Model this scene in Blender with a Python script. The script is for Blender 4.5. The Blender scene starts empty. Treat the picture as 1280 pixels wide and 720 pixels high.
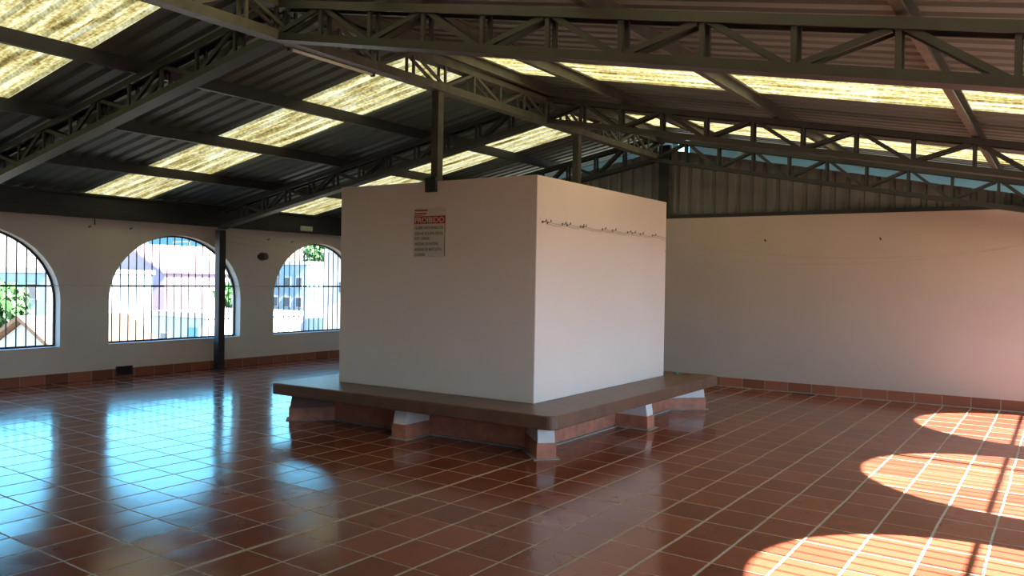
import bpy, bmesh, math, random
from mathutils import Vector, Matrix, Euler, noise

random.seed(7)
SC = bpy.context.scene
COL = SC.collection
PI = math.pi

# ------------------------------------------------------------------ helpers
def MB():
    return bmesh.new()

def box(bm, x0, x1, y0, y1, z0, z1):
    v = [bm.verts.new((x, y, z)) for x in (x0, x1) for y in (y0, y1) for z in (z0, z1)]
    for f in ((0, 1, 3, 2), (4, 6, 7, 5), (0, 4, 5, 1), (2, 3, 7, 6), (0, 2, 6, 4), (1, 5, 7, 3)):
        bm.faces.new([v[i] for i in f])

def prism(bm, pts, d):
    """pts: closed planar loop (Vectors), d: extrusion vector"""
    d = Vector(d)
    a = [bm.verts.new(p) for p in pts]
    b = [bm.verts.new(Vector(p) + d) for p in pts]
    n = len(a)
    bm.faces.new(a)
    bm.faces.new(list(reversed(b)))
    for i in range(n):
        j = (i + 1) % n
        bm.faces.new((a[j], a[i], b[i], b[j]))

def bar(bm, p, q, w, h, up=(0, 0, 1)):
    """rectangular bar from p to q; h measured along 'up', w across"""
    p = Vector(p); q = Vector(q)
    t = (q - p).normalized()
    s = t.cross(Vector(up))
    if s.length < 1e-5:
        s = t.cross(Vector((0, 1, 0)))
    s.normalize()
    u = s.cross(t)
    pts = [p + s * (w / 2 * a) + u * (h / 2 * b) for a, b in ((-1, -1), (1, -1), (1, 1), (-1, 1))]
    prism(bm, pts, q - p)

def tube(bm, pts, r, n=6):
    pts = [Vector(p) for p in pts]
    rings = []
    for i, p in enumerate(pts):
        t = (pts[min(i + 1, len(pts) - 1)] - pts[max(i - 1, 0)]).normalized()
        s = t.cross(Vector((0, 0, 1)))
        if s.length < 1e-4:
            s = t.cross(Vector((0, 1, 0)))
        s.normalize(); u = s.cross(t)
        rings.append([bm.verts.new(p + s * (r * math.cos(2 * PI * k / n)) + u * (r * math.sin(2 * PI * k / n))) for k in range(n)])
    for a, b in zip(rings, rings[1:]):
        for k in range(n):
            bm.faces.new((a[k], a[(k + 1) % n], b[(k + 1) % n], b[k]))
    bm.faces.new(list(reversed(rings[0]))); bm.faces.new(rings[-1])

def obj(name, bm, mat=None, parent=None, bevel=0.0, smooth=False, kind=None):
    bmesh.ops.recalc_face_normals(bm, faces=bm.faces[:])
    me = bpy.data.meshes.new(name)
    bm.to_mesh(me); bm.free()
    if smooth:
        for f in me.polygons:
            f.use_smooth = True
    o = bpy.data.objects.new(name, me)
    COL.objects.link(o)
    if mat:
        me.materials.append(mat)
    if parent:
        o.parent = parent
        o.matrix_parent_inverse = Matrix.Translation(-parent.location) if parent.rotation_euler.z == 0 else (Matrix.Translation(parent.location) @ parent.rotation_euler.to_matrix().to_4x4()).inverted()
    if bevel:
        m = o.modifiers.new('bevel', 'BEVEL'); m.width = bevel; m.segments = 2; m.limit_method = 'ANGLE'
    if kind:
        o['kind'] = kind
    return o

def struct(name, bm, mat, parent=None, **k):
    return obj(name, bm, mat, parent, kind=None if parent else 'structure', **k)

def tag(o, label, cat, group=None):
    o['label'] = label; o['category'] = cat
    if group:
        o['group'] = group
    return o

def thing(name, label, cat, loc, group=None):
    o = bpy.data.objects.new(name, None); COL.objects.link(o)
    o.location = loc; o.empty_display_size = 0.2
    return tag(o, label, cat, group)

ORD = ['first', 'second', 'third', 'fourth', 'fifth', 'sixth', 'seventh', 'eighth', 'ninth', 'tenth', 'eleventh', 'twelfth', 'thirteenth']

# ------------------------------------------------------------------ materials
def mat_new(name):
    m = bpy.data.materials.new(name); m.use_nodes = True
    nt = m.node_tree
    return m, nt, nt.nodes['Principled BSDF']

def N(nt, typ, **k):
    n = nt.nodes.new(typ)
    for a, b in k.items():
        setattr(n, a, b)
    return n

def plain(name, col, rough=.6, metal=0.0, var=.12, scale=4.0, bump=0.0, bscale=60.0, spec=.5, stretch=None):
    m, nt, b = mat_new(name)
    tc = N(nt, 'ShaderNodeTexCoord')
    mp = N(nt, 'ShaderNodeMapping')
    if stretch:
        mp.inputs['Scale'].default_value = stretch
    nt.links.new(tc.outputs['Object'], mp.inputs[0])
    nz = N(nt, 'ShaderNodeTexNoise'); nz.inputs['Scale'].default_value = scale; nz.inputs['Detail'].default_value = 5
    nt.links.new(mp.outputs[0], nz.inputs['Vector'])
    r = N(nt, 'ShaderNodeValToRGB')
    r.color_ramp.elements[0].position = .3; r.color_ramp.elements[1].position = .72
    r.color_ramp.elements[0].color = tuple(max(0, c * (1 - var)) for c in col) + (1,)
    r.color_ramp.elements[1].color = tuple(min(1, c * (1 + var)) for c in col) + (1,)
    nt.links.new(nz.outputs[0], r.inputs[0]); nt.links.new(r.outputs[0], b.inputs['Base Color'])
    b.inputs['Roughness'].default_value = rough; b.inputs['Metallic'].default_value = metal
    b.inputs['Specular IOR Level'].default_value = spec
    if bump:
        n2 = N(nt, 'ShaderNodeTexNoise'); n2.inputs['Scale'].default_value = bscale; n2.inputs['Detail'].default_value = 4
        nt.links.new(tc.outputs['Object'], n2.inputs['Vector'])
        bp = N(nt, 'ShaderNodeBump'); bp.inputs['Strength'].default_value = bump; bp.inputs['Distance'].default_value = .01
        nt.links.new(n2.outputs[0], bp.inputs['Height']); nt.links.new(bp.outputs[0], b.inputs['Normal'])
    return m

M = {}
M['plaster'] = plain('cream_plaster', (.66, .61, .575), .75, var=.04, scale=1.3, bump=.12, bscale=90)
M['block'] = plain('block_plaster', (.76, .70, .655), .55, var=.03, scale=1.1, bump=.06, bscale=70)
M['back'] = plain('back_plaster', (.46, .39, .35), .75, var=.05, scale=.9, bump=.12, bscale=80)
M['steel'] = plain('dark_painted_steel', (.0245, .0225, .022), .55, .0, var=.25, scale=6)
M['steel2'] = plain('weathered_painted_steel', (.072, .070, .054), .55, .0, var=.3, scale=9)
M['black'] = plain('dark_steel', (.016, .017, .020), .55, .0, var=.2, scale=6)
M['sheet'] = plain('galvanised_sheet', (.108, .132, .118), .62, .0, var=.2, scale=1.2, stretch=(.5, 3, 1))
M['clad'] = plain('gable_sheet', (.17, .17, .16), .5, .2, var=.15, scale=2, stretch=(3, 1, .4))
M['fascia'] = plain('skylit_blue_fascia', (.32, .52, .58), .5, .0, var=.06)  # bluish light from the sky is put into this colour
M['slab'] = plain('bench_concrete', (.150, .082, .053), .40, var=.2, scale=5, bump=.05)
M['terra'] = plain('terracotta_tile', (.47, .185, .115), .5, var=.25, scale=9)
M['white'] = plain('white_plaster', (.75, .75, .73), .7, var=.06, scale=9)
M['cement'] = plain('cement', (.34, .33, .30), .85, var=.25, scale=14)
M['wire'] = plain('galvanised_wire', (.45, .43, .38), .5, .3, var=.1)
M['dark'] = plain('dark_recess', (.012, .010, .010), .8, var=.1)
M['sign'] = plain('sign_board_white', (.62, .60, .55), .4, var=.03)
M['red'] = plain('sign_red', (.42, .03, .035), .4, var=.05)
M['ink'] = plain('sign_ink', (.02, .02, .022), .5, var=.05)
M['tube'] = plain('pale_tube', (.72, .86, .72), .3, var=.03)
M['bulb'] = plain('grey_lamp_housing', (.10, .085, .075), .45, .2, var=.15)
M['green_cap'] = plain('green_plastic', (.03, .28, .16), .4, var=.1)
M['leaf_dry'] = plain('dry_leaf', (.36, .22, .10), .7, var=.2, scale=30)
M['grey_box'] = plain('grey_plastic', (.40, .42, .38), .5, var=.05)

def baseboard_mat(axis):
    m, nt, b = mat_new('terracotta_baseboard_' + axis)
    tc = N(nt, 'ShaderNodeTexCoord'); sx = N(nt, 'ShaderNodeSeparateXYZ')
    nt.links.new(tc.outputs['Object'], sx.inputs[0])
    d = N(nt, 'ShaderNodeMath', operation='DIVIDE'); d.inputs[1].default_value = .34
    nt.links.new(sx.outputs['X' if axis == 'x' else 'Y'], d.inputs[0])
    fr = N(nt, 'ShaderNodeMath', operation='FRACT'); nt.links.new(d.outputs[0], fr.inputs[0])
    fl = N(nt, 'ShaderNodeMath', operation='FLOOR'); nt.links.new(d.outputs[0], fl.inputs[0])
    wn = N(nt, 'ShaderNodeTexWhiteNoise', noise_dimensions='1D'); nt.links.new(fl.outputs[0], wn.inputs['W'])
    r = N(nt, 'ShaderNodeValToRGB')
    r.color_ramp.elements[0].color = (.20, .065, .036, 1); r.color_ramp.elements[1].color = (.38, .13, .075, 1)
    nt.links.new(wn.outputs[0], r.inputs[0])
    lt = N(nt, 'ShaderNodeMath', operation='LESS_THAN'); lt.inputs[1].default_value = .035
    nt.links.new(fr.outputs[0], lt.inputs[0])
    mx = N(nt, 'ShaderNodeMix', data_type='RGBA')
    nt.links.new(lt.outputs[0], mx.inputs['Factor']); nt.links.new(r.outputs[0], mx.inputs['A'])
    mx.inputs['B'].default_value = (.30, .25, .21, 1)
    nt.links.new(mx.outputs['Result'], b.inputs['Base Color']); b.inputs['Roughness'].default_value = .5
    return m

def floor_mat():
    m, nt, b = mat_new('terracotta_floor')
    L = nt.links.new
    tc = N(nt, 'ShaderNodeTexCoord'); sx = N(nt, 'ShaderNodeSeparateXYZ'); L(tc.outputs['Object'], sx.inputs[0])
    def math_(op, a, b_=None, c=None):
        n = N(nt, 'ShaderNodeMath', operation=op)
        for i, v in enumerate((a, b_, c)):
            if v is None:
                continue
            if isinstance(v, (int, float)):
                n.inputs[i].default_value = v
            else:
                L(v, n.inputs[i])
        return n.outputs[0]
    # slight waviness of the laid rows
    wz = N(nt, 'ShaderNodeTexNoise'); wz.inputs['Scale'].default_value = 1.1; L(tc.outputs['Object'], wz.inputs['Vector'])
    wob = math_('MULTIPLY', math_('SUBTRACT', wz.outputs[0], .5), .022)
    u = math_('DIVIDE', math_('ADD', math_('ADD', sx.outputs['X'], 3.935), wob), .3255)
    v = math_('DIVIDE', math_('ADD', math_('ADD', sx.outputs['Y'], math_('MULTIPLY', math_('ADD', sx.outputs['X'], 2.0), .05)), math_('SUBTRACT', wob, 4.588)), .378)
    iu, iv = math_('FLOOR', u), math_('FLOOR', v)
    def edge(t, pitch, wbase, wvar):
        rd = math_('ROUND', t)
        dist = math_('MULTIPLY', math_('ABSOLUTE', math_('SUBTRACT', t, rd)), pitch)
        wn = N(nt, 'ShaderNodeTexWhiteNoise', noise_dimensions='1D'); L(rd, wn.inputs['W'])
        w = math_('ADD', wbase, math_('MULTIPLY', wn.outputs[0], wvar))
        return dist, w, rd
    du, wu, ru = edge(u, .3255, .0034, .0038)
    dv, wv, rv = edge(v, .378, .0012, .0026)
    thick = math_('MULTIPLY', math_('LESS_THAN', math_('ABSOLUTE', ru), .5), .007)
    wu = math_('ADD', wu, thick)
    ez = N(nt, 'ShaderNodeTexNoise'); ez.inputs['Scale'].default_value = 26; L(tc.outputs['Object'], ez.inputs['Vector'])
    ew = math_('MULTIPLY', math_('SUBTRACT', ez.outputs[0], .5), .009)
    gu = N(nt, 'ShaderNodeMapRange'); L(math_('ADD', math_('SUBTRACT', du, wu), ew), gu.inputs[0])
    gv = N(nt, 'ShaderNodeMapRange'); L(math_('ADD', math_('SUBTRACT', dv, wv), ew), gv.inputs[0])
    for g in (gu, gv):
        g.inputs[1].default_value = 0; g.inputs[2].default_value = .004; g.inputs[3].default_value = 1; g.inputs[4].default_value = 0
    grout = math_('MAXIMUM', gu.outputs[0], gv.outputs[0])
    cx = N(nt, 'ShaderNodeCombineXYZ'); L(iu, cx.inputs[0]); L(iv, cx.inputs[1])
    wn = N(nt, 'ShaderNodeTexWhiteNoise', noise_dimensions='3D'); L(cx.outputs[0], wn.inputs['Vector'])
    r = N(nt, 'ShaderNodeValToRGB'); e = r.color_ramp.elements
    e[0].position = 0; e[0].color = (.145, .041, .023, 1); e[1].position = 1; e[1].color = (.262, .077, .041, 1)
    k = e.new(.5); k.color = (.198, .055, .030, 1)
    mixv = math_('ADD', math_('MULTIPLY', wn.outputs[0], .75), math_('MULTIPLY', math_('SUBTRACT', wz.outputs[0], .3), .5))
    L(mixv, r.inputs[0])
    # cloudy clay
    cz = N(nt, 'ShaderNodeTexNoise'); cz.inputs['Scale'].default_value = 7; cz.inputs['Detail'].default_value = 3; L(tc.outputs['Object'], cz.inputs['Vector'])
    mv = N(nt, 'ShaderNodeMix', data_type='RGBA', blend_type='MULTIPLY'); mv.inputs['Factor'].default_value = .16
    L(r.outputs[0], mv.inputs['A'])
    cr = N(nt, 'ShaderNodeValToRGB'); cr.color_ramp.elements[0].color = (.55, .55, .55, 1); cr.color_ramp.elements[1].color = (1.3, 1.3, 1.3, 1)
    cr.color_ramp.elements[0].position = .3; cr.color_ramp.elements[1].position = .7
    L(cz.outputs[0], cr.inputs[0]); L(cr.outputs[0], mv.inputs['B'])
    mx = N(nt, 'ShaderNodeMix', data_type='RGBA'); L(grout, mx.inputs['Factor']); L(mv.outputs['Result'], mx.inputs['A'])
    mx.inputs['B'].default_value = (.38, .31, .23, 1)
    L(mx.outputs['Result'], b.inputs['Base Color'])
    rz = math_('ADD', .09, math_('MULTIPLY', cz.outputs[0], .12))
    rr = N(nt, 'ShaderNodeMix', data_type='FLOAT'); L(grout, rr.inputs['Factor']); L(rz, rr.inputs['A']); rr.inputs['B'].default_value = .8
    L(rr.outputs['Result'], b.inputs['Roughness'])
    b.inputs['IOR'].default_value = 1.42
    # normal: per-tile tilt + soft waves + sunk grout
    bz = N(nt, 'ShaderNodeTexNoise'); bz.inputs['Scale'].default_value = 5; bz.inputs['Detail'].default_value = 2
    mp = N(nt, 'ShaderNodeMapping'); mp.inputs['Scale'].default_value = (1.0, 2.2, 1); mp.inputs['Rotation'].default_value = (0, 0, .6)
    L(tc.outputs['Object'], mp.inputs[0]); L(mp.outputs[0], bz.inputs['Vector'])
    hgt = math_('SUBTRACT', math_('MULTIPLY', bz.outputs[0], .035), math_('MULTIPLY', grout, .18))
    bp = N(nt, 'ShaderNodeBump'); bp.inputs['Strength'].default_value = .5; bp.inputs['Distance'].default_value = .02
    L(hgt, bp.inputs['Height'])
    vs = N(nt, 'ShaderNodeVectorMath', operation='SUBTRACT'); L(wn.outputs['Color'], vs.inputs[0]); vs.inputs[1].default_value = (.5, .5, .5)
    vm = N(nt, 'ShaderNodeVectorMath', operation='MULTIPLY'); L(vs.outputs[0], vm.inputs[0]); vm.inputs[1].default_value = (.012, .012, 0)
    va = N(nt, 'ShaderNodeVectorMath', operation='ADD'); L(bp.outputs[0], va.inputs[0]); L(vm.outputs[0], va.inputs[1])
    vn = N(nt, 'ShaderNodeVectorMath', operation='NORMALIZE'); L(va.outputs[0], vn.inputs[0])
    L(vn.outputs[0], b.inputs['Normal'])
    return m

def translucent_mat():
    m = bpy.data.materials.new('yellowed_fibreglass'); m.use_nodes = True
    nt = m.node_tree; nt.nodes.clear(); L = nt.links.new
    out = N(nt, 'ShaderNodeOutputMaterial')
    tc = N(nt, 'ShaderNodeTexCoord'); mp = N(nt, 'ShaderNodeMapping'); mp.inputs['Scale'].default_value = (.22, 2.6, 1)
    L(tc.outputs['Object'], mp.inputs[0])
    n1 = N(nt, 'ShaderNodeTexNoise'); n1.inputs['Scale'].default_value = 5; n1.inputs['Detail'].default_value = 5; n1.inputs['Roughness'].default_value = .65
    L(mp.outputs[0], n1.inputs['Vector'])
    n2 = N(nt, 'ShaderNodeTexNoise'); n2.inputs['Scale'].default_value = 30; n2.inputs['Detail'].default_value = 4; L(tc.outputs['Object'], n2.inputs['Vector'])
    ad = N(nt, 'ShaderNodeMath', operation='MULTIPLY_ADD'); L(n2.outputs[0], ad.inputs[0]); ad.inputs[1].default_value = .5; 
    L(n1.outputs[0], ad.inputs[2])
    r = N(nt, 'ShaderNodeValToRGB'); e = r.color_ramp.elements
    e[0].position = .56; e[0].color = (.024, .015, .003, 1)
    e[1].position = .90; e[1].color = (0.1215, 0.1098, 0.0720, 1)
    k = e.new(.70); k.color = (0.0612, 0.0486, 0.0171, 1)
    k = e.new(.79); k.color = (0.0882, 0.0756, 0.0360, 1)
    L(ad.outputs[0], r.inputs[0])
    t = N(nt, 'ShaderNodeBsdfTranslucent'); L(r.outputs[0], t.inputs['Color'])
    d = N(nt, 'ShaderNodeBsdfDiffuse'); L(r.outputs[0], d.inputs['Color'])
    mx = N(nt, 'ShaderNodeMixShader'); mx.inputs[0].default_value = .15
    L(t.outputs[0], mx.inputs[1]); L(d.outputs[0], mx.inputs[2]); L(mx.outputs[0], out.inputs[0])
    return m

M['floor'] = floor_mat(); M['fibre'] = translucent_mat()
M['base_x'] = baseboard_mat('x'); M['base_y'] = baseboard_mat('y')

# ------------------------------------------------------------------ dimensions
XL, XR = -12.02, 1.15          # inner faces of side walls
YB, YF = 12.5, -1.8            # inner faces of end walls
TH = .22
RX, RZ, RS = -5.46, 4.03, .19  # ridge line and roof slope
WT = 2.61                      # wall top
def roof_z(x):
    return RZ - RS * abs(x - RX)

# ------------------------------------------------------------------ floor & walls
bm = MB(); box(bm, XL - TH, XR + TH, YF - TH, YB + TH, -.25, 0); struct('floor', bm, M['floor'])

SILL, SPR, AA, AB = .52, 1.18, 1.2, 1.04
def arch_wall(name, xi, xo, wins, ztop, mat):
    """wall in the y-z plane with arched openings; wins = [(centre, half width)]"""
    bm = MB(); n = 28
    wins = sorted(wins)
    def q(x, *p):
        bm.faces.new([bm.verts.new((x, a, b)) for a, b in p])
    edges = [YF - TH]
    for c, a in wins:
        edges += [c - a, c + a]
    edges.append(YB + TH)
    for x in (xi, xo):
        for i in range(0, len(edges), 2):
            q(x, (edges[i], -.25), (edges[i + 1], -.25), (edges[i + 1], SPR), (edges[i], SPR))
            q(x, (edges[i], SPR), (edges[i + 1], SPR), (edges[i + 1], ztop), (edges[i], ztop))
        for c, a in wins:
            q(x, (c - a, -.25), (c + a, -.25), (c + a, SILL), (c - a, SILL))
            P = [(c - a * math.cos(PI * k / n), SPR + AB * math.sin(PI * k / n)) for k in range(n + 1)]
            for p, r in zip(P, P[1:]):
                q(x, p, r, (r[0], ztop), (p[0], ztop))
    for c, a in wins:
        P = [(c - a, SILL)] + [(c - a * math.cos(PI * k / n), SPR + AB * math.sin(PI * k / n)) for k in range(n + 1)] + [(c + a, SILL)]
        for p, r in zip(P, P[1:] + P[:1]):
            bm.faces.new([bm.verts.new((xi, *p)), bm.verts.new((xi, *r)), bm.verts.new((xo, *r)), bm.verts.new((xo, *p))])
    a, b = YF - TH, YB + TH
    for z in (-.25, ztop):
        bm.faces.new([bm.verts.new(p) for p in ((xi, a, z), (xi, b, z), (xo, b, z), (xo, a, z))])
    bmesh.ops.remove_doubles(bm, verts=bm.verts[:], dist=1e-5)
    return struct(name, bm, mat)

LW = [(5.14, AA), (8.27, AA), (11.32, 1.12)]
RW = [(1.50, AA), (4.66, AA), (7.80, AA), (10.90, AA)]
arch_wall('wall_left', XL, XL - TH, LW, WT + .12, M['plaster'])
arch_wall('wall_right', XR, XR + TH, RW, WT + .12, M['plaster'])
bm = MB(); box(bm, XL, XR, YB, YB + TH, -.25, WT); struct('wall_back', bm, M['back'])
bm = MB(); box(bm, XL, XR, YF - TH, YF, -.25, WT); struct('wall_front', bm, M['plaster'])

bm = MB(); box(bm, XL, XL + .012, YF, YB, 0, .135); struct('baseboard_left', bm, M['base_y'])
bm = MB(); box(bm, XR - .012, XR, YF, YB, 0, .135); struct('baseboard_right', bm, M['base_y'])
bm = MB(); box(bm, XL + .012, XR - .012, YB - .012, YB, 0, .14)
struct('baseboard_back', bm, M['base_x'])
bm = MB(); box(bm, XL + .012, XR - .012, YB - .035, YB - .012, 0, .006); struct('trim_1', bm, M['cement'])

# windows: metal frame, vertical bars and a cross bar, parts of each window
def window(idx, xg, c, a, count, zc=1.395):
    bm = MB(); n = 24
    P = [(c - a + .012, SILL + .012)] + [(c - (a - .012) * math.cos(PI * k / n), SPR + (AB - .012) * math.sin(PI * k / n)) for k in range(n + 1)] + [(c + a - .012, SILL + .012)]
    for p, r in zip(P, P[1:] + P[:1]):
        bar(bm, (xg, *p), (xg, *r), .03, .024, up=(1, 0, 0))
    fr = struct('window_%d' % idx, bm, M['black'])
    for k in range(1, count):
        y = c - a + 2 * a * k / count
        zt = SPR + AB * math.sqrt(max(0, 1 - ((y - c) / a) ** 2))
        b = MB(); tube(b, [(xg, y, SILL + .01), (xg, y, zt - .012)], .0095, 6)
        obj('bar', b, M['black'], fr)
    ye = a * math.sqrt(1 - ((zc - SPR) / AB) ** 2)
    b = MB(); box(b, xg + .008, xg + .016, c - ye + .01, c + ye - .01, zc - .015, zc + .015)
    obj('crossbar', b, M['black'], fr)
w = 1
for c, a in LW:
    window(w, XL - .15, c, a, 18); w += 1
for c, a in RW:
    window(w, XR + .15, c, a, 18, 1.355); w += 1

# ------------------------------------------------------------------ roof sheets
PER, RH = .2, .032
def profile(y0, y1, phase=0.0):
    """trapezoidal sheet profile: list of (y, dz)"""
    out = []
    k = math.floor((y0 - phase) / PER) - 1
    ys = []
    while True:
        b = phase + k * PER
        for o_, z in ((0, 0), (.105, 0), (.130, RH), (.175, RH)):
            ys.append((b + o_, z))
        k += 1
        if b > y1:
            break
    def zat(y):
        for (a, za), (b, zb) in zip(ys, ys[1:]):
            if a <= y <= b:
                return za + (zb - za) * (y - a) / (b - a)
        return 0
    out = [(y0, zat(y0))] + [p for p in ys if y0 < p[0] < y1] + [(y1, zat(y1))]
    return out

def slope_sheet(bm, side, y0, y1, x_eave, dz=0.0, x_top=RX):
    """corrugated sheet on one slope, side -1 left, +1 right"""
    P = profile(y0, y1)
    cols = []
    nx = 8
    for y, z in P:
        cols.append([bm.verts.new((x_top + (x_eave - x_top) * i / nx, y, roof_z(x_top + (x_eave - x_top) * i / nx) + z + dz)) for i in range(nx + 1)])
    for a, b in zip(cols, cols[1:]):
        for i in range(nx):
            bm.faces.new((a[i], a[i + 1], b[i + 1], b[i]))

STRIPS_L = [(3.15, 4.20), (6.72, 7.78), (10.25, 11.22)]
STRIPS_R = [(3.40, 4.60), (7.00, 8.20), (10.85, 11.95)]
YA, YZ = YF - .5, 13.45
EL, ER = -12.55, 1.68
for side, strips, xe, nm in ((-1, STRIPS_L, EL, 'ceiling_left'), (1, STRIPS_R, ER, 'ceiling_right')):
    bm = MB(); ya = YA
    for a, b in strips + [(YZ, None)]:
        slope_sheet(bm, side, ya, a, xe)
        ya = b
    o = struct(nm, bm, M['sheet'])
    s = o.modifiers.new('thick', 'SOLIDIFY'); s.thickness = .002; s.offset = 1
bays = ['in the nearest bay', 'in the middle bay', 'in the far bay']
for side, strips, xe, sn in ((-1, STRIPS_L, EL, 'left'), (1, STRIPS_R, ER, 'right')):
    for (a, b), bt in zip(strips, bays):
        if sn == 'right' and a < 5:
            bt = 'in the nearest bay'
        bm = MB(); slope_sheet(bm, side, a - .03, b + .03, xe, dz=.004)
        tag(obj('translucent_roof_sheet', bm, M['fibre']), 'yellowed translucent corrugated sheet in the %s roof slope, %s' % (sn, bt), 'roof sheet', 'translucent roof sheets')

# gable cladding above the end walls (vertical ribs), open slit left under the roof
def gable(name, y, gap, flip):
    bm = MB()
    P = profile(XL, XR)
    vs = []
    for x, d in P:
        zt = roof_z(x) - gap
        vs.append((bm.verts.new((x, y + d * flip, WT)), bm.verts.new((x, y + d * flip, max(zt, WT + .01)))))
    for a, b in zip(vs, vs[1:]):
        bm.faces.new((a[0], b[0], b[1], a[1]))
    o = struct(name, bm, M['clad'])
    s = o.modifiers.new('thick', 'SOLIDIFY'); s.thickness = .002
gable('wall_gable_back', YB + .12, .28, 1)
gable('wall_gable_front', YF - .1, .02, -1)
bm = MB(); box(bm, XL, XR, YB + .02, YB + .10, WT, WT + .06); struct('trim_2', bm, M['black'])
# fascia closing the roof overhang beyond the gable; a small gap stays open at the ridge
for nm, x0, x1 in (('trim_3', EL, RX - .10), ('trim_4', RX + .10, ER)):
    bm = MB()
    z0, z1 = roof_z(x0), roof_z(x1)
    prism(bm, [(x0, YZ - .06, z0 - .42), (x1, YZ - .06, z1 - .42), (x1, YZ - .06, z1 - .005), (x0, YZ - .06, z0 - .005)], (0, .02, 0))
    struct(nm, bm, M['fascia'])

# ------------------------------------------------------------------ trusses
CH_D = .15        # chord depth (along y)
def truss(y, label, yoff_depth, x0, x1, mat, group='roof trusses', drop=.145):
    t = thing('roof_truss', label, 'truss', (RX, y, roof_z(RX) - yoff_depth), group)
    top = lambda x: roof_z(x) - drop
    bot = lambda x: roof_z(x) - yoff_depth
    for xa in (x0, x1):
        for nm, f, h in (('top_chord', lambda x: top(x) - .03, .06), ('bottom_chord', lambda x: bot(x) + .03, .06)):
            bm = MB()
            p = Vector((RX, y, f(RX))); q = Vector((xa, y, f(xa)))
            for zo, hh in ((0, h),):
                # channel: web + two flanges
                d = (q - p)
                n = Vector((0, 0, 1))
                hw = CH_D / 2
                sec = [(-hw, -h / 2), (hw, -h / 2), (hw, h / 2), (hw - .02, h / 2), (hw - .02, -h / 2 + .02), (-hw + .02, -h / 2 + .02), (-hw + .02, h / 2), (-hw, h / 2)] if nm == 'bottom_chord' else \
                      [(-hw, -h / 2), (-hw + .02, -h / 2), (-hw + .02, h / 2 - .02), (hw - .02, h / 2 - .02), (hw - .02, -h / 2), (hw, -h / 2), (hw, h / 2), (-hw, h / 2)]
                prism(bm, [p + Vector((0, a, b)) for a, b in sec], d)
            obj(nm, bm, mat, t)
        s = 1 if xa > RX else -1
        xs = []
        k = 0
        while abs(RX + s * .525 * k - RX) < abs(xa - RX) - .08:
            xs.append(RX + s * .525 * k); k += 1
        for k, x in enumerate(xs):
            if k == 0 and s < 0:
                continue
            bm = MB()
            for o_ in (-.045, .045):
                bar(bm, (x, y + o_, bot(x) + .045), (x, y + o_, top(x) - .045), .026, .03, up=(1, 0, 0))
            obj('web_post', bm, mat, t)
        for k, (a, b) in enumerate(zip(xs, xs[1:])):
            bm = MB()
            za, zb = (bot(a) + .05, top(b) - .05) if k % 2 == 0 else (top(a) - .05, bot(b) + .05)
            for o_ in (-.045, .045):
                e = (b - a) * .06
                bar(bm, (a + e, y + o_, za), (b - e, y + o_, zb), .026, .036, up=(0, 1, 0)) if False else bar(bm, (a + e, y + o_, za), (b - e, y + o_, zb), .026, .036)
            obj('web_diagonal', bm, mat, t)
    return t
truss(4.67, 'nearest steel lattice truss crossing overhead, its right half over the top of the view', .49, -11.80, .95, M['steel'], drop=.168)
truss(8.90, 'middle steel lattice truss crossing above the masonry block', .47, -11.80, .95, M['steel'])
truss(12.22, 'far steel lattice truss directly in front of the ribbed gable cladding', .54, -11.80, .95, M['black'])

# ridge truss along the hall
t = thing('ridge_truss', 'long lattice girder running lengthwise under the roof ridge', 'truss', (RX, 5, 3.54))
Y0, Y1 = .5, 12.45
zb, zt = 3.535, 3.86
for nm, z, h in (('bottom_chord', zb + .04, .08), ('top_chord', zt - .03, .06)):
    bm = MB(); box(bm, RX - .06, RX + .06, Y0, Y1, z - h / 2, z + h / 2); obj(nm, bm, M['steel2'], t)
ys = [Y0 + .25 + .505 * k for k in range(24)]
for k, y in enumerate(ys):
    bm = MB()
    for o_ in (-.045, .045):
        bar(bm, (RX + o_, y, zb + .07), (RX + o_, y, zt - .05), .022, .026, up=(0, 1, 0))
    obj('web_post', bm, M['steel2'], t)
    if k + 1 < len(ys):
        bm = MB(); y2 = ys[k + 1]
        za, zc = (zb + .07, zt - .05) if k % 2 == 0 else (zt - .05, zb + .07)
        for o_ in (-.045, .045):
            bar(bm, (RX + o_, y + .03, za), (RX + o_, y2 - .03, zc), .022, .03)
        obj('web_diagonal', bm, M['steel2'], t)

# purlins: lipped channels, continuous along the hall
def purlin(x, label, mat, s):
    bm = MB()
    zt_ = roof_z(x) - .006
    zb_ = zt_ - .130
    w_ = .055 * s
    sec = [(0, zb_), (w_, zb_), (w_, zb_ + .018), (w_ - .004 * s, zb_ + .018), (w_ - .004 * s, zb_ + .005), (.005 * s, zb_ + .005), (.005 * s, zt_ - .005),
           (w_ - .004 * s, zt_ - .005), (w_ - .004 * s, zt_ - .018), (w_, zt_ - .018), (w_, zt_), (0, zt_)]
    prism(bm, [Vector((x + a, .6, b)) for a, b in sec], (0, 12.7, 0))
    return tag(obj('purlin', bm, mat), label, 'purlin', 'roof purlins')
for k, x in enumerate((-5.62, -7.45, -8.98, -10.48)):
    purlin(x, 'lipped steel purlin on the left roof slope, %s down from the ridge' % ORD[k], M['steel'], -1)
for k, x in enumerate((-5.395, -4.42, -2.62, -.76)):
    purlin(x, 'brownish steel purlin on the right roof slope, %s down from the ridge' % ORD[k], M['steel2'], 1)

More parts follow.
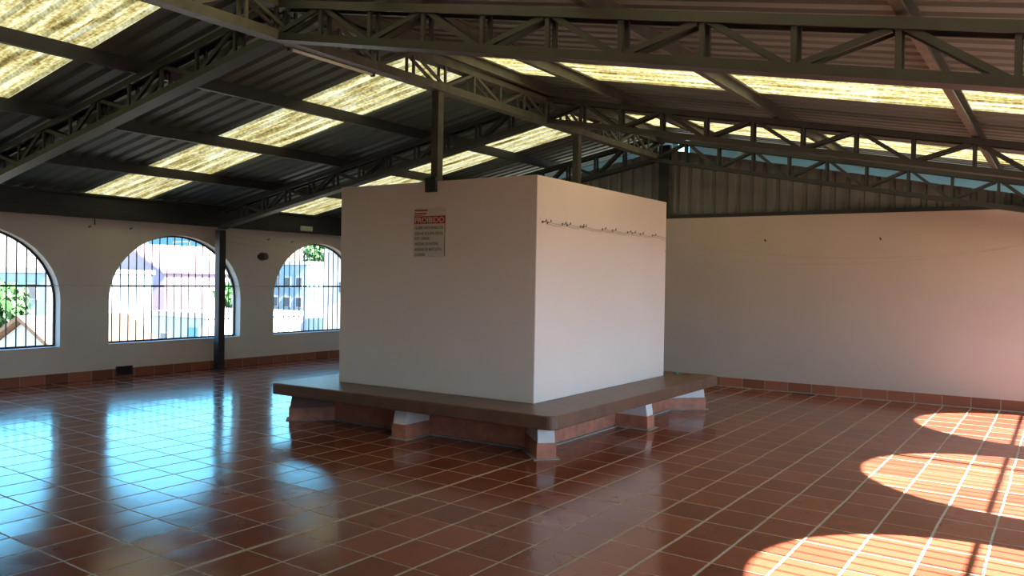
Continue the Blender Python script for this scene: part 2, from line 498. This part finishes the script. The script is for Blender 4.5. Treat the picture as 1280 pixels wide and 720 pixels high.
# eave beams resting on the wall side
def eave(x, s, label):
    t = thing('eave_beam', label, 'beam', (x, 4.5, 2.40))
    bm = MB(); box(bm, *sorted((x, x + .13 * s)), YF, YB - .002, 2.40, 2.53); obj('lower_beam', bm, M['black'], t, bevel=.006)
    bm = MB(); box(bm, *sorted((x, x + .05 * s)), YF, YB - .002, 2.53, roof_z(x) - .03); obj('upper_channel', bm, M['black'], t)
    bm = MB(); box(bm, *sorted((x, x + .12 * s)), YF, YB - .002, roof_z(x) - .055, roof_z(x) - .03); obj('channel_flange', bm, M['black'], t)
eave(XL + .002, 1, 'dark steel eave beam along the top of the left arched wall')
eave(XR - .002, -1, 'dark steel eave beam along the top of the right wall')

# ------------------------------------------------------------------ posts
def wall_post(x, y, a, zt_, label):
    t = thing('steel_post', label, 'post', (x, y, 0))
    bm = MB(); box(bm, x - a / 2, x + a / 2, y - a / 2, y + a / 2, .012, zt_); obj('shaft', bm, M['black'], t, bevel=.008)
    bm = MB(); box(bm, x - a * .75, x + a * .75, y - a * .75, y + a * .75, 0, .012); obj('base_plate', bm, M['black'], t)
wall_post(-11.80, 8.88, .125, 2.34, 'dark steel wall post standing in front of the middle arched window')
wall_post(.93, 8.42, .06, 2.34, 'dark steel wall post by the right wall casting a thin shadow')

def block_post(y0, label, bracket):
    t = thing('steel_post', label, 'post', (RX, y0 + .045, 2.597))
    bm = MB(); box(bm, RX - .045, RX + .045, y0, y0 + .09, 2.597, 3.535); obj('shaft', bm, M['steel2'], t, bevel=.006)
    if bracket:
        bm = MB(); box(bm, RX - .085, RX + .055, 6.66, 6.6995, 2.485, 2.64); obj('bracket', bm, M['black'], t, bevel=.006)
block_post(6.705, 'steel post standing on the front edge of the block with a dark bracket', True)
block_post(9.66, 'steel post standing on the rear edge of the block', False)
t = thing('steel_post', 'dark steel post against the gable cladding behind the block', 'post', (RX + .03, 12.38, WT))
bm = MB(); box(bm, RX - .06, RX + .12, 12.51, 12.60, WT, 3.80); obj('shaft', bm, M['black'], t, bevel=.006)
bm = MB(); box(bm, RX + .12, RX + .14, 12.515, 12.56, WT + .01, 3.50); obj('lit_edge_strip', bm, M['steel2'], t)  # lighter strip stands in for light on the post's right edge

# pale green tube on two holders under the ridge girder
t = thing('pale_ridge_tube', 'slim pale green tube fixed under the ridge girder near the first truss', 'lamp', (RX - .02, 5.3, 3.50))
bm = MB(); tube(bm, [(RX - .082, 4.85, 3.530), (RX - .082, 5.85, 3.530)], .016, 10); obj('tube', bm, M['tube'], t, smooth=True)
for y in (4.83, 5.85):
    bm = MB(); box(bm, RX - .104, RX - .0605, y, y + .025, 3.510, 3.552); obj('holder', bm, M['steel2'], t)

# ------------------------------------------------------------------ masonry block and bench
BX0, BX1, BY0, BY1, BZ0, BZ1 = -6.785, -4.194, 6.70, 9.769, .4146, 2.597
bm = MB(); box(bm, BX0, BX1, BY0, BY1, BZ0, BZ1)
tag(obj('masonry_block', bm, M['block'], bevel=.008), 'large cream plastered masonry block standing in the middle of the hall', 'block')

D, THK = .5326, .126
t = thing('bench', 'low brown concrete bench wrapping round the cream masonry block on stubby feet', 'bench', ((BX0 + BX1) / 2, (BY0 + BY1) / 2, 0))
bm = MB()
x0, x1, y0, y1 = BX0 - D, BX1 + D, BY0 - D, BY1 + D
r = .09; pts = []
for cx, cy, a0 in ((x1 - r, y1 - r, 0), (x0 + r, y1 - r, 90), (x0 + r, y0 + r, 180), (x1 - r, y0 + r, 270)):
    for k in range(7):
        a = math.radians(a0 + 15 * k); pts.append(Vector((cx + r * math.cos(a), cy + r * math.sin(a), BZ0 - THK)))
prism(bm, pts, (0, 0, THK))
obj('seat_slab', bm, M['slab'], t, bevel=.012)
bm = MB(); box(bm, BX0 - .09, BX1 + .09, BY0 - .09, BY1 + .09, 0, BZ0 - THK); obj('plinth', bm, M['terra'], t)
bm = MB()
p = .13
box(bm, BX0 - p, BX1 + p, BY0 - p, BY0 - .09, 0, .012); box(bm, BX0 - p, BX1 + p, BY1 + .09, BY1 + p, 0, .012)
box(bm, BX0 - p, BX0 - .09, BY0 - .09, BY1 + .09, 0, .012); box(bm, BX1 + .09, BX1 + p, BY0 - .09, BY1 + .09, 0, .012)
obj('cement_fillet', bm, M['cement'], t)
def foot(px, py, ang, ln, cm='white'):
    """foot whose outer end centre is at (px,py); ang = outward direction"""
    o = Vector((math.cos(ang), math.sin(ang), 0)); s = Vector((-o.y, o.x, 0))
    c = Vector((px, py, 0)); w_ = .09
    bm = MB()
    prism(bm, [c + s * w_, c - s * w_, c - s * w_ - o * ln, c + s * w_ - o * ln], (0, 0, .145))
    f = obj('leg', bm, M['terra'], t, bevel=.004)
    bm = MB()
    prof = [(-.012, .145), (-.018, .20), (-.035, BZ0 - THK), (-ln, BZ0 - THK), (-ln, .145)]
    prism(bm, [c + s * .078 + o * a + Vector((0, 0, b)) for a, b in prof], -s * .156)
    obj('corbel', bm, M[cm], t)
    bm = MB()
    q = .03
    a = [c + s * (w_ + q) + o * q, c - s * (w_ + q) + o * q, c - s * (w_ + q) - o * ln, c + s * (w_ + q) - o * ln]
    prism(bm, a, (0, 0, .008)); obj('cement_fillet', bm, M['cement'], t)
mx, my = (BX0 + BX1) / 2, (BY0 + BY1) / 2
e2 = .055
foot(mx + .02, y0 + e2, -PI / 2, .385); foot(mx + .02, y1 - e2, PI / 2, .385)
foot(x1 - e2, my + .10, 0, .385); foot(x0 + e2, my + .10, PI, .385)
e3 = .155
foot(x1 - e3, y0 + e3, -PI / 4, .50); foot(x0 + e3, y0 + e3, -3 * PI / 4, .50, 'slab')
foot(x1 - e3, y1 - e3, PI / 4, .50); foot(x0 + e3, y1 - e3, 3 * PI / 4, .50)

# small litter on the bench
bm = MB()
pr = [(.0, 0), (.026, 0), (.026, .022), (.022, .028), (0, .028)]
n = 14; rings = []
for rr, z in pr[1:4]:
    rings.append([bm.verts.new((-4.20 + .06 + rr * math.cos(2 * PI * k / n), 10.06 + rr * math.sin(2 * PI * k / n), BZ0 + z)) for k in range(n)])
for a, b in zip(rings, rings[1:]):
    for k in range(n):
        bm.faces.new((a[k], a[(k + 1) % n], b[(k + 1) % n], b[k]))
bm.faces.new(rings[0][::-1]); bm.faces.new(rings[-1])
tag(obj('bottle_cap', bm, M['green_cap']), 'small green bottle cap lying on the rear corner of the bench', 'cap')
bm = MB()
c = Vector((-3.98, 9.98, BZ0 + .006)); k0 = None; rows = []
for i in range(7):
    u = i / 6; ww = .028 * math.sin(PI * min(.98, max(.04, u)))
    rows.append([bm.verts.new(c + Vector((-.06 + .12 * u, j * ww, .014 * abs(j) + .012 * math.sin(u * 3)))) for j in (-1, 0, 1)])
for a, b in zip(rows, rows[1:]):
    for j in range(2):
        bm.faces.new((a[j], a[j + 1], b[j + 1], b[j]))
o = obj('dry_leaf', bm, M['leaf_dry']); s = o.modifiers.new('thick', 'SOLIDIFY'); s.thickness = .002
tag(o, 'curled dry leaf lying on the rear corner of the bench', 'leaf')

# ------------------------------------------------------------------ sign
sx0, sx1, sz0, sz1 = -5.712, -5.287, 1.812, 2.325
t = thing('warning_sign', 'white prohibition notice with red PROIBIDO band on the block front', 'sign', ((sx0 + sx1) / 2, BY0, sz0))
yb_ = BY0 - .001
bm = MB(); box(bm, sx0, sx1, yb_ - .008, yb_, sz0, sz1); obj('board', bm, M['sign'], t)
yf = yb_ - .008
bm = MB(); box(bm, sx0 + .008, sx1 - .002, yf - .0015, yf, 2.160, 2.240); obj('red_band', bm, M['red'], t)
bm = MB()
box(bm, sx0 + .012, sx0 + .19, yf - .0012, yf, 2.292, 2.309); box(bm, sx0 + .012, sx0 + .175, yf - .0012, yf, 2.262, 2.276)
box(bm, sx0 + .008, sx0 + .16, yf - .0012, yf, 2.246, 2.254)
obj('red_rule', bm, M['red'], t)
bm = MB(); box(bm, sx1 - .012, sx1 - .004, yf - .0012, yf, sz0 + .01, 2.160); obj('red_edge', bm, M['red'], t)
def text(s, x, z, h, width, mat, name):
    cu = bpy.data.curves.new('lettering', 'FONT'); cu.body = s; cu.size = 1; cu.extrude = 0
    cu.offset = .012
    tmp = bpy.data.objects.new('lettering_tmp', cu); COL.objects.link(tmp)
    bpy.context.view_layer.update()
    dg = bpy.context.evaluated_depsgraph_get()
    me = bpy.data.meshes.new_from_object(tmp.evaluated_get(dg))
    bpy.data.objects.remove(tmp)
    xs = [v.co.x for v in me.vertices]; ys_ = [v.co.y for v in me.vertices]
    wx, wy = max(xs) - min(xs), max(.7, max(ys_) - min(ys_)); mx_ = min(xs); my_ = 0
    for v in me.vertices:
        v.co = Vector((x + (v.co.x - mx_) * width / wx, yf - .0025, z + v.co.y * h / .72))
    me.materials.append(mat)
    o = bpy.data.objects.new(name, me); COL.objects.link(o); o.parent = t; o.matrix_parent_inverse = Matrix.Translation(-t.location)
    return o
text('PROIBIDO', sx0 + .018, 2.173, .056, .388, M['sign'], 'heading_lettering')
for s, z, wd in (('-SUBIR NOS BANCOS.', 2.105, .385), ('-DEIXAR ROUPAS SECAS', 2.045, .375), (' NOS VARAIS', 1.995, .200),
                 ('-ANDAR DE PATINS.', 1.938, .325), ('-ANDAR DE BICICLETA.', 1.880, .370), ('-CORRER', 1.825, .150)):
    text(s.strip(), sx0 + .014, z, .030, wd, M['ink'], 'rule_lettering')

# ------------------------------------------------------------------ clothesline hooks and wires
HY = [6.80, 6.89, 7.18, 7.27, 7.55, 7.60, 8.04, 8.28, 8.66, 8.78, 9.00, 9.35]
def hook(p, n, label, group, r_=.0042):
    """screw plate and bent rod; p on the wall, n outward normal"""
    t = thing('wall_hook', label, 'hook', p, group)
    p = Vector(p); n = Vector(n); s = Vector((-n.y, n.x, 0))
    bm = MB(); prism(bm, [p + s * .009 * a + Vector((0, 0, .011 * b)) for a, b in ((-1, -1), (1, -1), (1, 1), (-1, 1))], n * .006)
    obj('plate', bm, M['black'], t)
    bm = MB(); tube(bm, [p + n * .004, p + n * .030, p + n * .042 + Vector((0, 0, .006)), p + n * .046 + Vector((0, 0, .024))], r_, 6)
    obj('rod', bm, M['black'], t)
for k, y in enumerate(HY):
    hook((BX1, y, 2.155), (1, 0, 0), 'small dark wire hook on the right side of the block, %s from its front corner' % ORD[k], 'hooks on the block')
def wire(label, pts, r_=.003, mat='wire'):
    bm = MB(); tube(bm, pts, r_, 5)
    return tag(obj('clothesline_wire', bm, M[mat], smooth=True), label, 'wire', 'clothesline wires')
def sag(p, q, d, n=24):
    p = Vector(p); q = Vector(q)
    return [p.lerp(q, i / n) - Vector((0, 0, 4 * d * (i / n) * (1 - i / n))) for i in range(n + 1)]
hx = BX1 + .036
def along(z, dz):
    pts = []
    for a, b in zip(HY, HY[1:]):
        pts += sag((hx + dz, a, z), (hx + dz, b, z), .05 * (b - a), 4)[:-1]
    return pts + [Vector((hx + dz, HY[-1], z))]
wire('upper clothesline wire from the block hooks to the right wall', along(2.158, 0) + sag((hx, 9.37, 2.150), (1.0, 10.4, 2.37), .36)[1:])
wire('middle clothesline wire sagging from the block hooks to the right wall', along(2.140, -.012)[2:] + sag((hx - .012, 9.40, 2.12), (1.0, 10.0, 2.36), .34)[1:], .0025)
wire('lowest clothesline wire sagging across the back wall from the block corner', [(BX1 + .01, 9.70, 1.98)] + sag((BX1 + .02, 9.72, 1.975), (1.0, 9.6, 2.36), .32)[1:], .003)
for k, x in enumerate((-3.767, -2.162)):
    hook((x, YB, 2.24), (0, -1, 0), 'tiny dark hook high on the plain back wall, %s' % ('nearer the block' if k == 0 else 'nearer the far right'), 'hooks on the back wall', .007)
for k, (y, z) in enumerate(((6.75, 2.27), (7.40, 2.28), (10.05, 2.24), (10.60, 2.22))):
    hook((XL, y, z), (1, 0, 0), ('tiny dark hook under the eave beam on the left wall, %s' % ('left of the middle window', 'above the middle window', 'above the round lamp', 'above the far window')[k]), 'hooks on the left wall', .006)
wire('thin wire from the dark wall post down to the left wall by the far window', sag((-11.73, 8.95, 2.28), (XL + .03, 11.0, 2.10), .03), .003)
wire('second thin wire lower on the dark wall post reaching the left wall', sag((-11.73, 8.95, 2.16), (XL + .03, 10.1, 2.12), .02), .0025)
wire('thin straight wire along the left wall at the window crossbar height', [(XL + .012, 3.0, 1.405), (XL + .012, 12.3, 1.405)], .0025)
bm = MB(); tube(bm, [(XL + .03, 6.82, 2.40), (XL + .03, 6.82, 2.30)], .008, 6)
tag(obj('hanging_rod', bm, M['black']), 'short dark rod hanging below the left eave beam', 'rod')

# round wall lamp
t = thing('wall_lamp', 'round dark lamp housing on the left wall between two arched windows', 'lamp', (XL, 9.92, 1.93))
bm = MB(); n = 20; rings = []
for d, rr in ((0, .075), (.03, .075), (.05, .062), (.09, .068), (.12, .060), (.14, .035)):
    rings.append([bm.verts.new((XL + d, 9.92 + rr * math.cos(2 * PI * k / n), 1.93 + rr * math.sin(2 * PI * k / n))) for k in range(n)])
for a, b in zip(rings, rings[1:]):
    for k in range(n):
        bm.faces.new((a[k], a[(k + 1) % n], b[(k + 1) % n], b[k]))
bm.faces.new(rings[0][::-1]); bm.faces.new(rings[-1]); obj('housing', bm, M['bulb'], t, smooth=True)
bm = MB(); box(bm, XL, XL + .02, 9.83, 10.01, 1.90, 1.96); obj('bracket', bm, M['black'], t)
# pale plate on the eave beam
t = thing('junction_box', 'small pale junction box fixed on the dark eave beam', 'box', (XL + .135, 10.82, 2.42))
bm = MB(); box(bm, XL + .134, XL + .17, 10.68, 10.97, 2.435, 2.525); obj('body', bm, M['grey_box'], t, bevel=.005)
bm = MB(); box(bm, XL + .17, XL + .174, 10.70, 10.95, 2.445, 2.515); obj('cover', bm, M['grey_box'], t)
# dark vent in the left baseboard and drain at the back wall
t = thing('floor_vent', 'dark rectangular vent in the baseboard under the middle arched window', 'vent', (XL + .012, 7.31, .03))
bm = MB()
for a in ((7.18, 7.20, .03, .17), (7.43, 7.45, .03, .17), (7.20, 7.43, .03, .045), (7.20, 7.43, .155, .17)):
    box(bm, XL + .0125, XL + .026, *a)
obj('frame', bm, M['steel'], t)
bm = MB(); box(bm, XL + .0125, XL + .017, 7.20, 7.43, .045, .155); obj('opening', bm, M['dark'], t)
bm = MB(); box(bm, -3.30, -2.98, 12.30, 12.44, .0005, .004)
tag(obj('floor_drain', bm, M['dark']), 'small dark drain cover in the floor against the back wall', 'drain')

# ------------------------------------------------------------------ outside
M['ground'] = plain('dry_ground', (.13, .115, .085), .9, var=.2, scale=.3)
M['h_white'] = plain('white_house', (.42, .42, .41), .8, var=.05)
M['h_pink'] = plain('pink_house', (.36, .25, .30), .8, var=.05)
M['h_blue'] = plain('blue_tarp', (.03, .14, .34), .6, var=.1)
M['h_teal'] = plain('teal_paint', (.05, .17, .20), .6, var=.1)
M['h_grey'] = plain('bluish_house', (.22, .29, .33), .8, var=.06)
M['h_roof'] = plain('clay_roof', (.12, .06, .03), .8, var=.2, scale=3)
M['pane'] = plain('dark_pane', (.05, .07, .09), .25, var=.1)
M['bark'] = plain('bark', (.10, .065, .04), .9, var=.3)
M['leaf'] = plain('tree_leaves', (.035, .11, .026), .7, var=.4, scale=2)
bm = MB()
# hillside: flat below the building, rising away on the left
P = [(-200, 30), (-120, 12), (-75, -1.5), (-45, -5.0), (-25, -6.5), (-12.24, -7.0), (60, -7.0), (200, -7)]
rows = [[bm.verts.new((x, y, z)) for y in (-150, -40, 20, 60, 200)] for x, z in P]
for a, b in zip(rows, rows[1:]):
    for k in range(4):
        bm.faces.new((a[k], a[k + 1], b[k + 1], b[k]))
struct('ground', bm, M['ground'])

def house(label, x, y, z, w_, d_, h_, wall, rise, wins, roofmat='h_roof'):
    """house; x = front (east) face, y = south face, w_ = depth along y, d_ = length along x; wins on the south face:
    (distance behind the east corner, z offset, w, h, material)"""
    t = thing('house', label, 'house', (x - d_ / 2, y + w_ / 2, z), 'houses beyond the windows')
    bm = MB()
    prism(bm, [Vector(p) for p in ((x, y, z), (x, y, z + h_), (x - d_ / 2, y, z + h_ + max(rise, .01)), (x - d_, y, z + h_), (x - d_, y, z))], (0, w_, 0))
    obj('walls', bm, M[wall], t)
    bm = MB(); e = .35; xm = x - d_ / 2
    if rise > 0:
        prism(bm, [Vector((a, y - e, b)) for a, b in ((xm, z + h_ + rise + .02), (x + e, z + h_ - .08), (x + e, z + h_ + .1), (xm, z + h_ + rise + .2), (x - d_ - e, z + h_ + .1), (x - d_ - e, z + h_ - .08))], (0, w_ + 2 * e, 0))
    else:
        box(bm, x - d_ - .1, x + .1, y - .1, y + w_ + .1, z + h_ + .02, z + h_ + .27)
    obj('roof', bm, M[roofmat], t)
    for ox, oz, ww, hh, mt in wins:
        a, b = x - ox - ww / 2, x - ox + ww / 2
        bm = MB(); box(bm, a, b, y - .05, y, z + oz, z + oz + hh); f = obj('window', bm, M['h_white'], t)
        bm = MB(); box(bm, a + .06, b - .06, y - .07, y - .05, z + oz + .06, z + oz + hh - .06); obj('pane', bm, M[mt], f)
    return t
house('long pale house with a row of dark windows seen through the left window', -44, 22.5, -4.5, 6, 14, 6.0, 'h_grey', 0,
      [(o_, 4.6, 1.2, .9, 'pane') for o_ in (1.5, 3.5, 5.5, 7.5, 9.5)], roofmat='h_white')
house('low house with an ochre tiled roof seen through the left window', -33, 17.2, -6, 4, 4.5, 4.6, 'h_white', 1.0, [(2, 2.6, .9, 1, 'pane')])
house('pink gabled house seen through the middle window', -49, 32.6, -4.2, 6.5, 7.6, 5.9, 'h_pink', 1.7, [(2.4, 4.7, .9, .8, 'pane'), (4.1, 4.4, 1.1, 1.0, 'pane'), (6.0, 3.0, 1, 1, 'pane'), (2.0, 2.2, 1, 1.2, 'pane')], roofmat='h_pink')
house('tall blue and teal house behind the pink one', -56, 41.0, -3, 6, 8, 7.9, 'h_teal', 0, [(1.6, 5.2, 1.1, 1.3, 'pane'), (3.4, 5.2, 2.2, 2.0, 'h_blue')], roofmat='h_blue')
house('white low house with a teal door below the middle window', -35, 25.6, -6.2, 6, 4.6, 5.6, 'h_white', 0, [(1.0, 3.6, .9, 1.6, 'h_teal'), (3.4, 3.9, .7, .9, 'pane')], roofmat='h_white')
house('bluish flat block of many windows seen through the far window', -47, 43.0, -4.5, 7, 6.5, 6.9, 'h_grey', 0,
      [(a, b, .7, .8, 'pane') for a in (.8, 2.1, 3.4, 4.7) for b in (2.2, 3.7, 5.2)], roofmat='h_white')
house('white house beyond the far window right of the bluish block', -38, 38.6, -5.5, 6, 2.6, 8.6, 'h_white', 0, [(.9, 6, .6, .8, 'pane')], roofmat='h_white')

def tree(label, x, y, z, h_, r_):
    t = thing('tree', label, 'tree', (x, y, z), 'trees beyond the windows')
    bm = MB(); tube(bm, [(x, y, z), (x + .1, y, z + h_ * .4), (x, y + .1, z + h_ - r_)], .16, 8); obj('trunk', bm, M['bark'], t)
    bm = MB()
    for k in range(900):
        d = Vector((random.gauss(0, 1), random.gauss(0, 1), random.gauss(0, 1))).normalized()
        rr = r_ * (.75 + .35 * noise.noise(d * 1.7 + Vector((x, y, 0)))) * random.uniform(.55, 1.05)
        c = Vector((x, y, z + h_ - r_ * .8)) + Vector((d.x * rr, d.y * rr, d.z * rr * .85))
        m = Euler((random.uniform(0, 6), random.uniform(0, 6), random.uniform(0, 6))).to_matrix()
        s_ = random.uniform(.16, .32)
        bm.faces.new([bm.verts.new(c + m @ Vector(p) * s_) for p in ((-1, 0, 0), (0, -.5, .1), (1, 0, 0), (0, .5, .1))])
    obj('crown', bm, M['leaf'], t)
tree('round green tree in front of the pale house seen through the left window', -40.5, 18.7, -6, 7.2, 1.5)
tree('smaller green tree at the edge of the left window', -40, 16.6, -5.5, 7.4, 1.2)
tree('green bush-like tree at the right end of the middle window', -42, 32.4, -5.3, 6.6, 1.1)
tree('broad green tree above the bluish block seen through the far window', -61, 57.5, -2.5, 8.4, 2.4)

# ------------------------------------------------------------------ light
wd = bpy.data.worlds.new('sky'); SC.world = wd; wd.use_nodes = True
nt = wd.node_tree; bg = nt.nodes['Background']
tc = N(nt, 'ShaderNodeTexCoord'); sp = N(nt, 'ShaderNodeSeparateXYZ'); nt.links.new(tc.outputs['Generated'], sp.inputs[0])
r = N(nt, 'ShaderNodeValToRGB'); e = r.color_ramp.elements
e[0].position = 0; e[0].color = (.35, .32, .27, 1)
e[1].position = 1; e[1].color = (.08, .19, .42, 1)
for p_, c_ in ((.495, (.35, .32, .27)), (.505, (.36, .40, .42)), (.535, (.33, .42, .46)), (.570, (.17, .66, 1.0)), (.66, (.15, .52, .95)), (.78, (.11, .30, .60))):
    k = e.new(p_); k.color = c_ + (1,)
ma = N(nt, 'ShaderNodeMath', operation='MULTIPLY_ADD'); nt.links.new(sp.outputs['Z'], ma.inputs[0]); ma.inputs[1].default_value = .5; ma.inputs[2].default_value = .5
# the half of the sky around the sun is brighter
mx_ = N(nt, 'ShaderNodeMath', operation='MAXIMUM'); nt.links.new(sp.outputs['X'], mx_.inputs[0]); mx_.inputs[1].default_value = 0
wf_ = N(nt, 'ShaderNodeMath', operation='MULTIPLY', use_clamp=True); nt.links.new(mx_.outputs[0], wf_.inputs[0]); wf_.inputs[1].default_value = 1.6
WF = wf_
ms_ = N(nt, 'ShaderNodeMath', operation='MULTIPLY_ADD'); nt.links.new(mx_.outputs[0], ms_.inputs[0]); ms_.inputs[1].default_value = 7; ms_.inputs[2].default_value = 7.5
nt.links.new(ms_.outputs[0], bg.inputs['Strength'])
nt.links.new(ma.outputs[0], r.inputs[0]); wm_ = N(nt, 'ShaderNodeMix', data_type='RGBA')
nt.links.new(r.outputs[0], wm_.inputs['A']); wm_.inputs['B'].default_value = (.34, .49, .66, 1)
nt.links.new(wm_.outputs['Result'], bg.inputs['Color'])
nt.links.new(WF.outputs[0], wm_.inputs['Factor'])

sun = bpy.data.lights.new('sun', 'SUN'); sun.energy = 78; sun.angle = math.radians(.6); sun.color = (1, .97, .91)
so = bpy.data.objects.new('sun', sun); COL.objects.link(so)
so.rotation_euler = Vector((-1, .06, -.78)).to_track_quat('-Z', 'Y').to_euler()
so.location = (20, 0, 18)

# ------------------------------------------------------------------ camera
yaw, pitch, roll, F = .5878, -.0107, .0163, 1038.9
cy, sy = math.cos(yaw), math.sin(yaw); cp, spi = math.cos(pitch), math.sin(pitch)
f = Vector((-sy * cp, cy * cp, spi)); rt = Vector((cy, sy, 0)); up = rt.cross(f)
r2 = rt * math.cos(roll) + up * math.sin(roll); u2 = up * math.cos(roll) - rt * math.sin(roll)
cam = bpy.data.cameras.new('camera'); cam.sensor_width = 36; cam.lens = F / 1280 * 36; cam.clip_start = .05; cam.clip_end = 1000
co = bpy.data.objects.new('camera', cam); COL.objects.link(co)
mw = Matrix((r2, u2, -f)).transposed().to_4x4(); mw.translation = (0, 0, 1.6)
co.matrix_world = mw
SC.camera = co

# ------------------------------------------------------------------ render look
SC.view_settings.view_transform = 'Standard'; SC.view_settings.look = 'None'
SC.view_settings.gamma = 1; SC.view_settings.use_curve_mapping = False
SC.view_settings.exposure = 0.13
cy_ = SC.cycles
cy_.use_denoising = True
cy_.max_bounces = 10; cy_.diffuse_bounces = 6; cy_.glossy_bounces = 4; cy_.transmission_bounces = 6
cy_.sample_clamp_indirect = 8
cy_.caustics_reflective = False; cy_.caustics_refractive = False
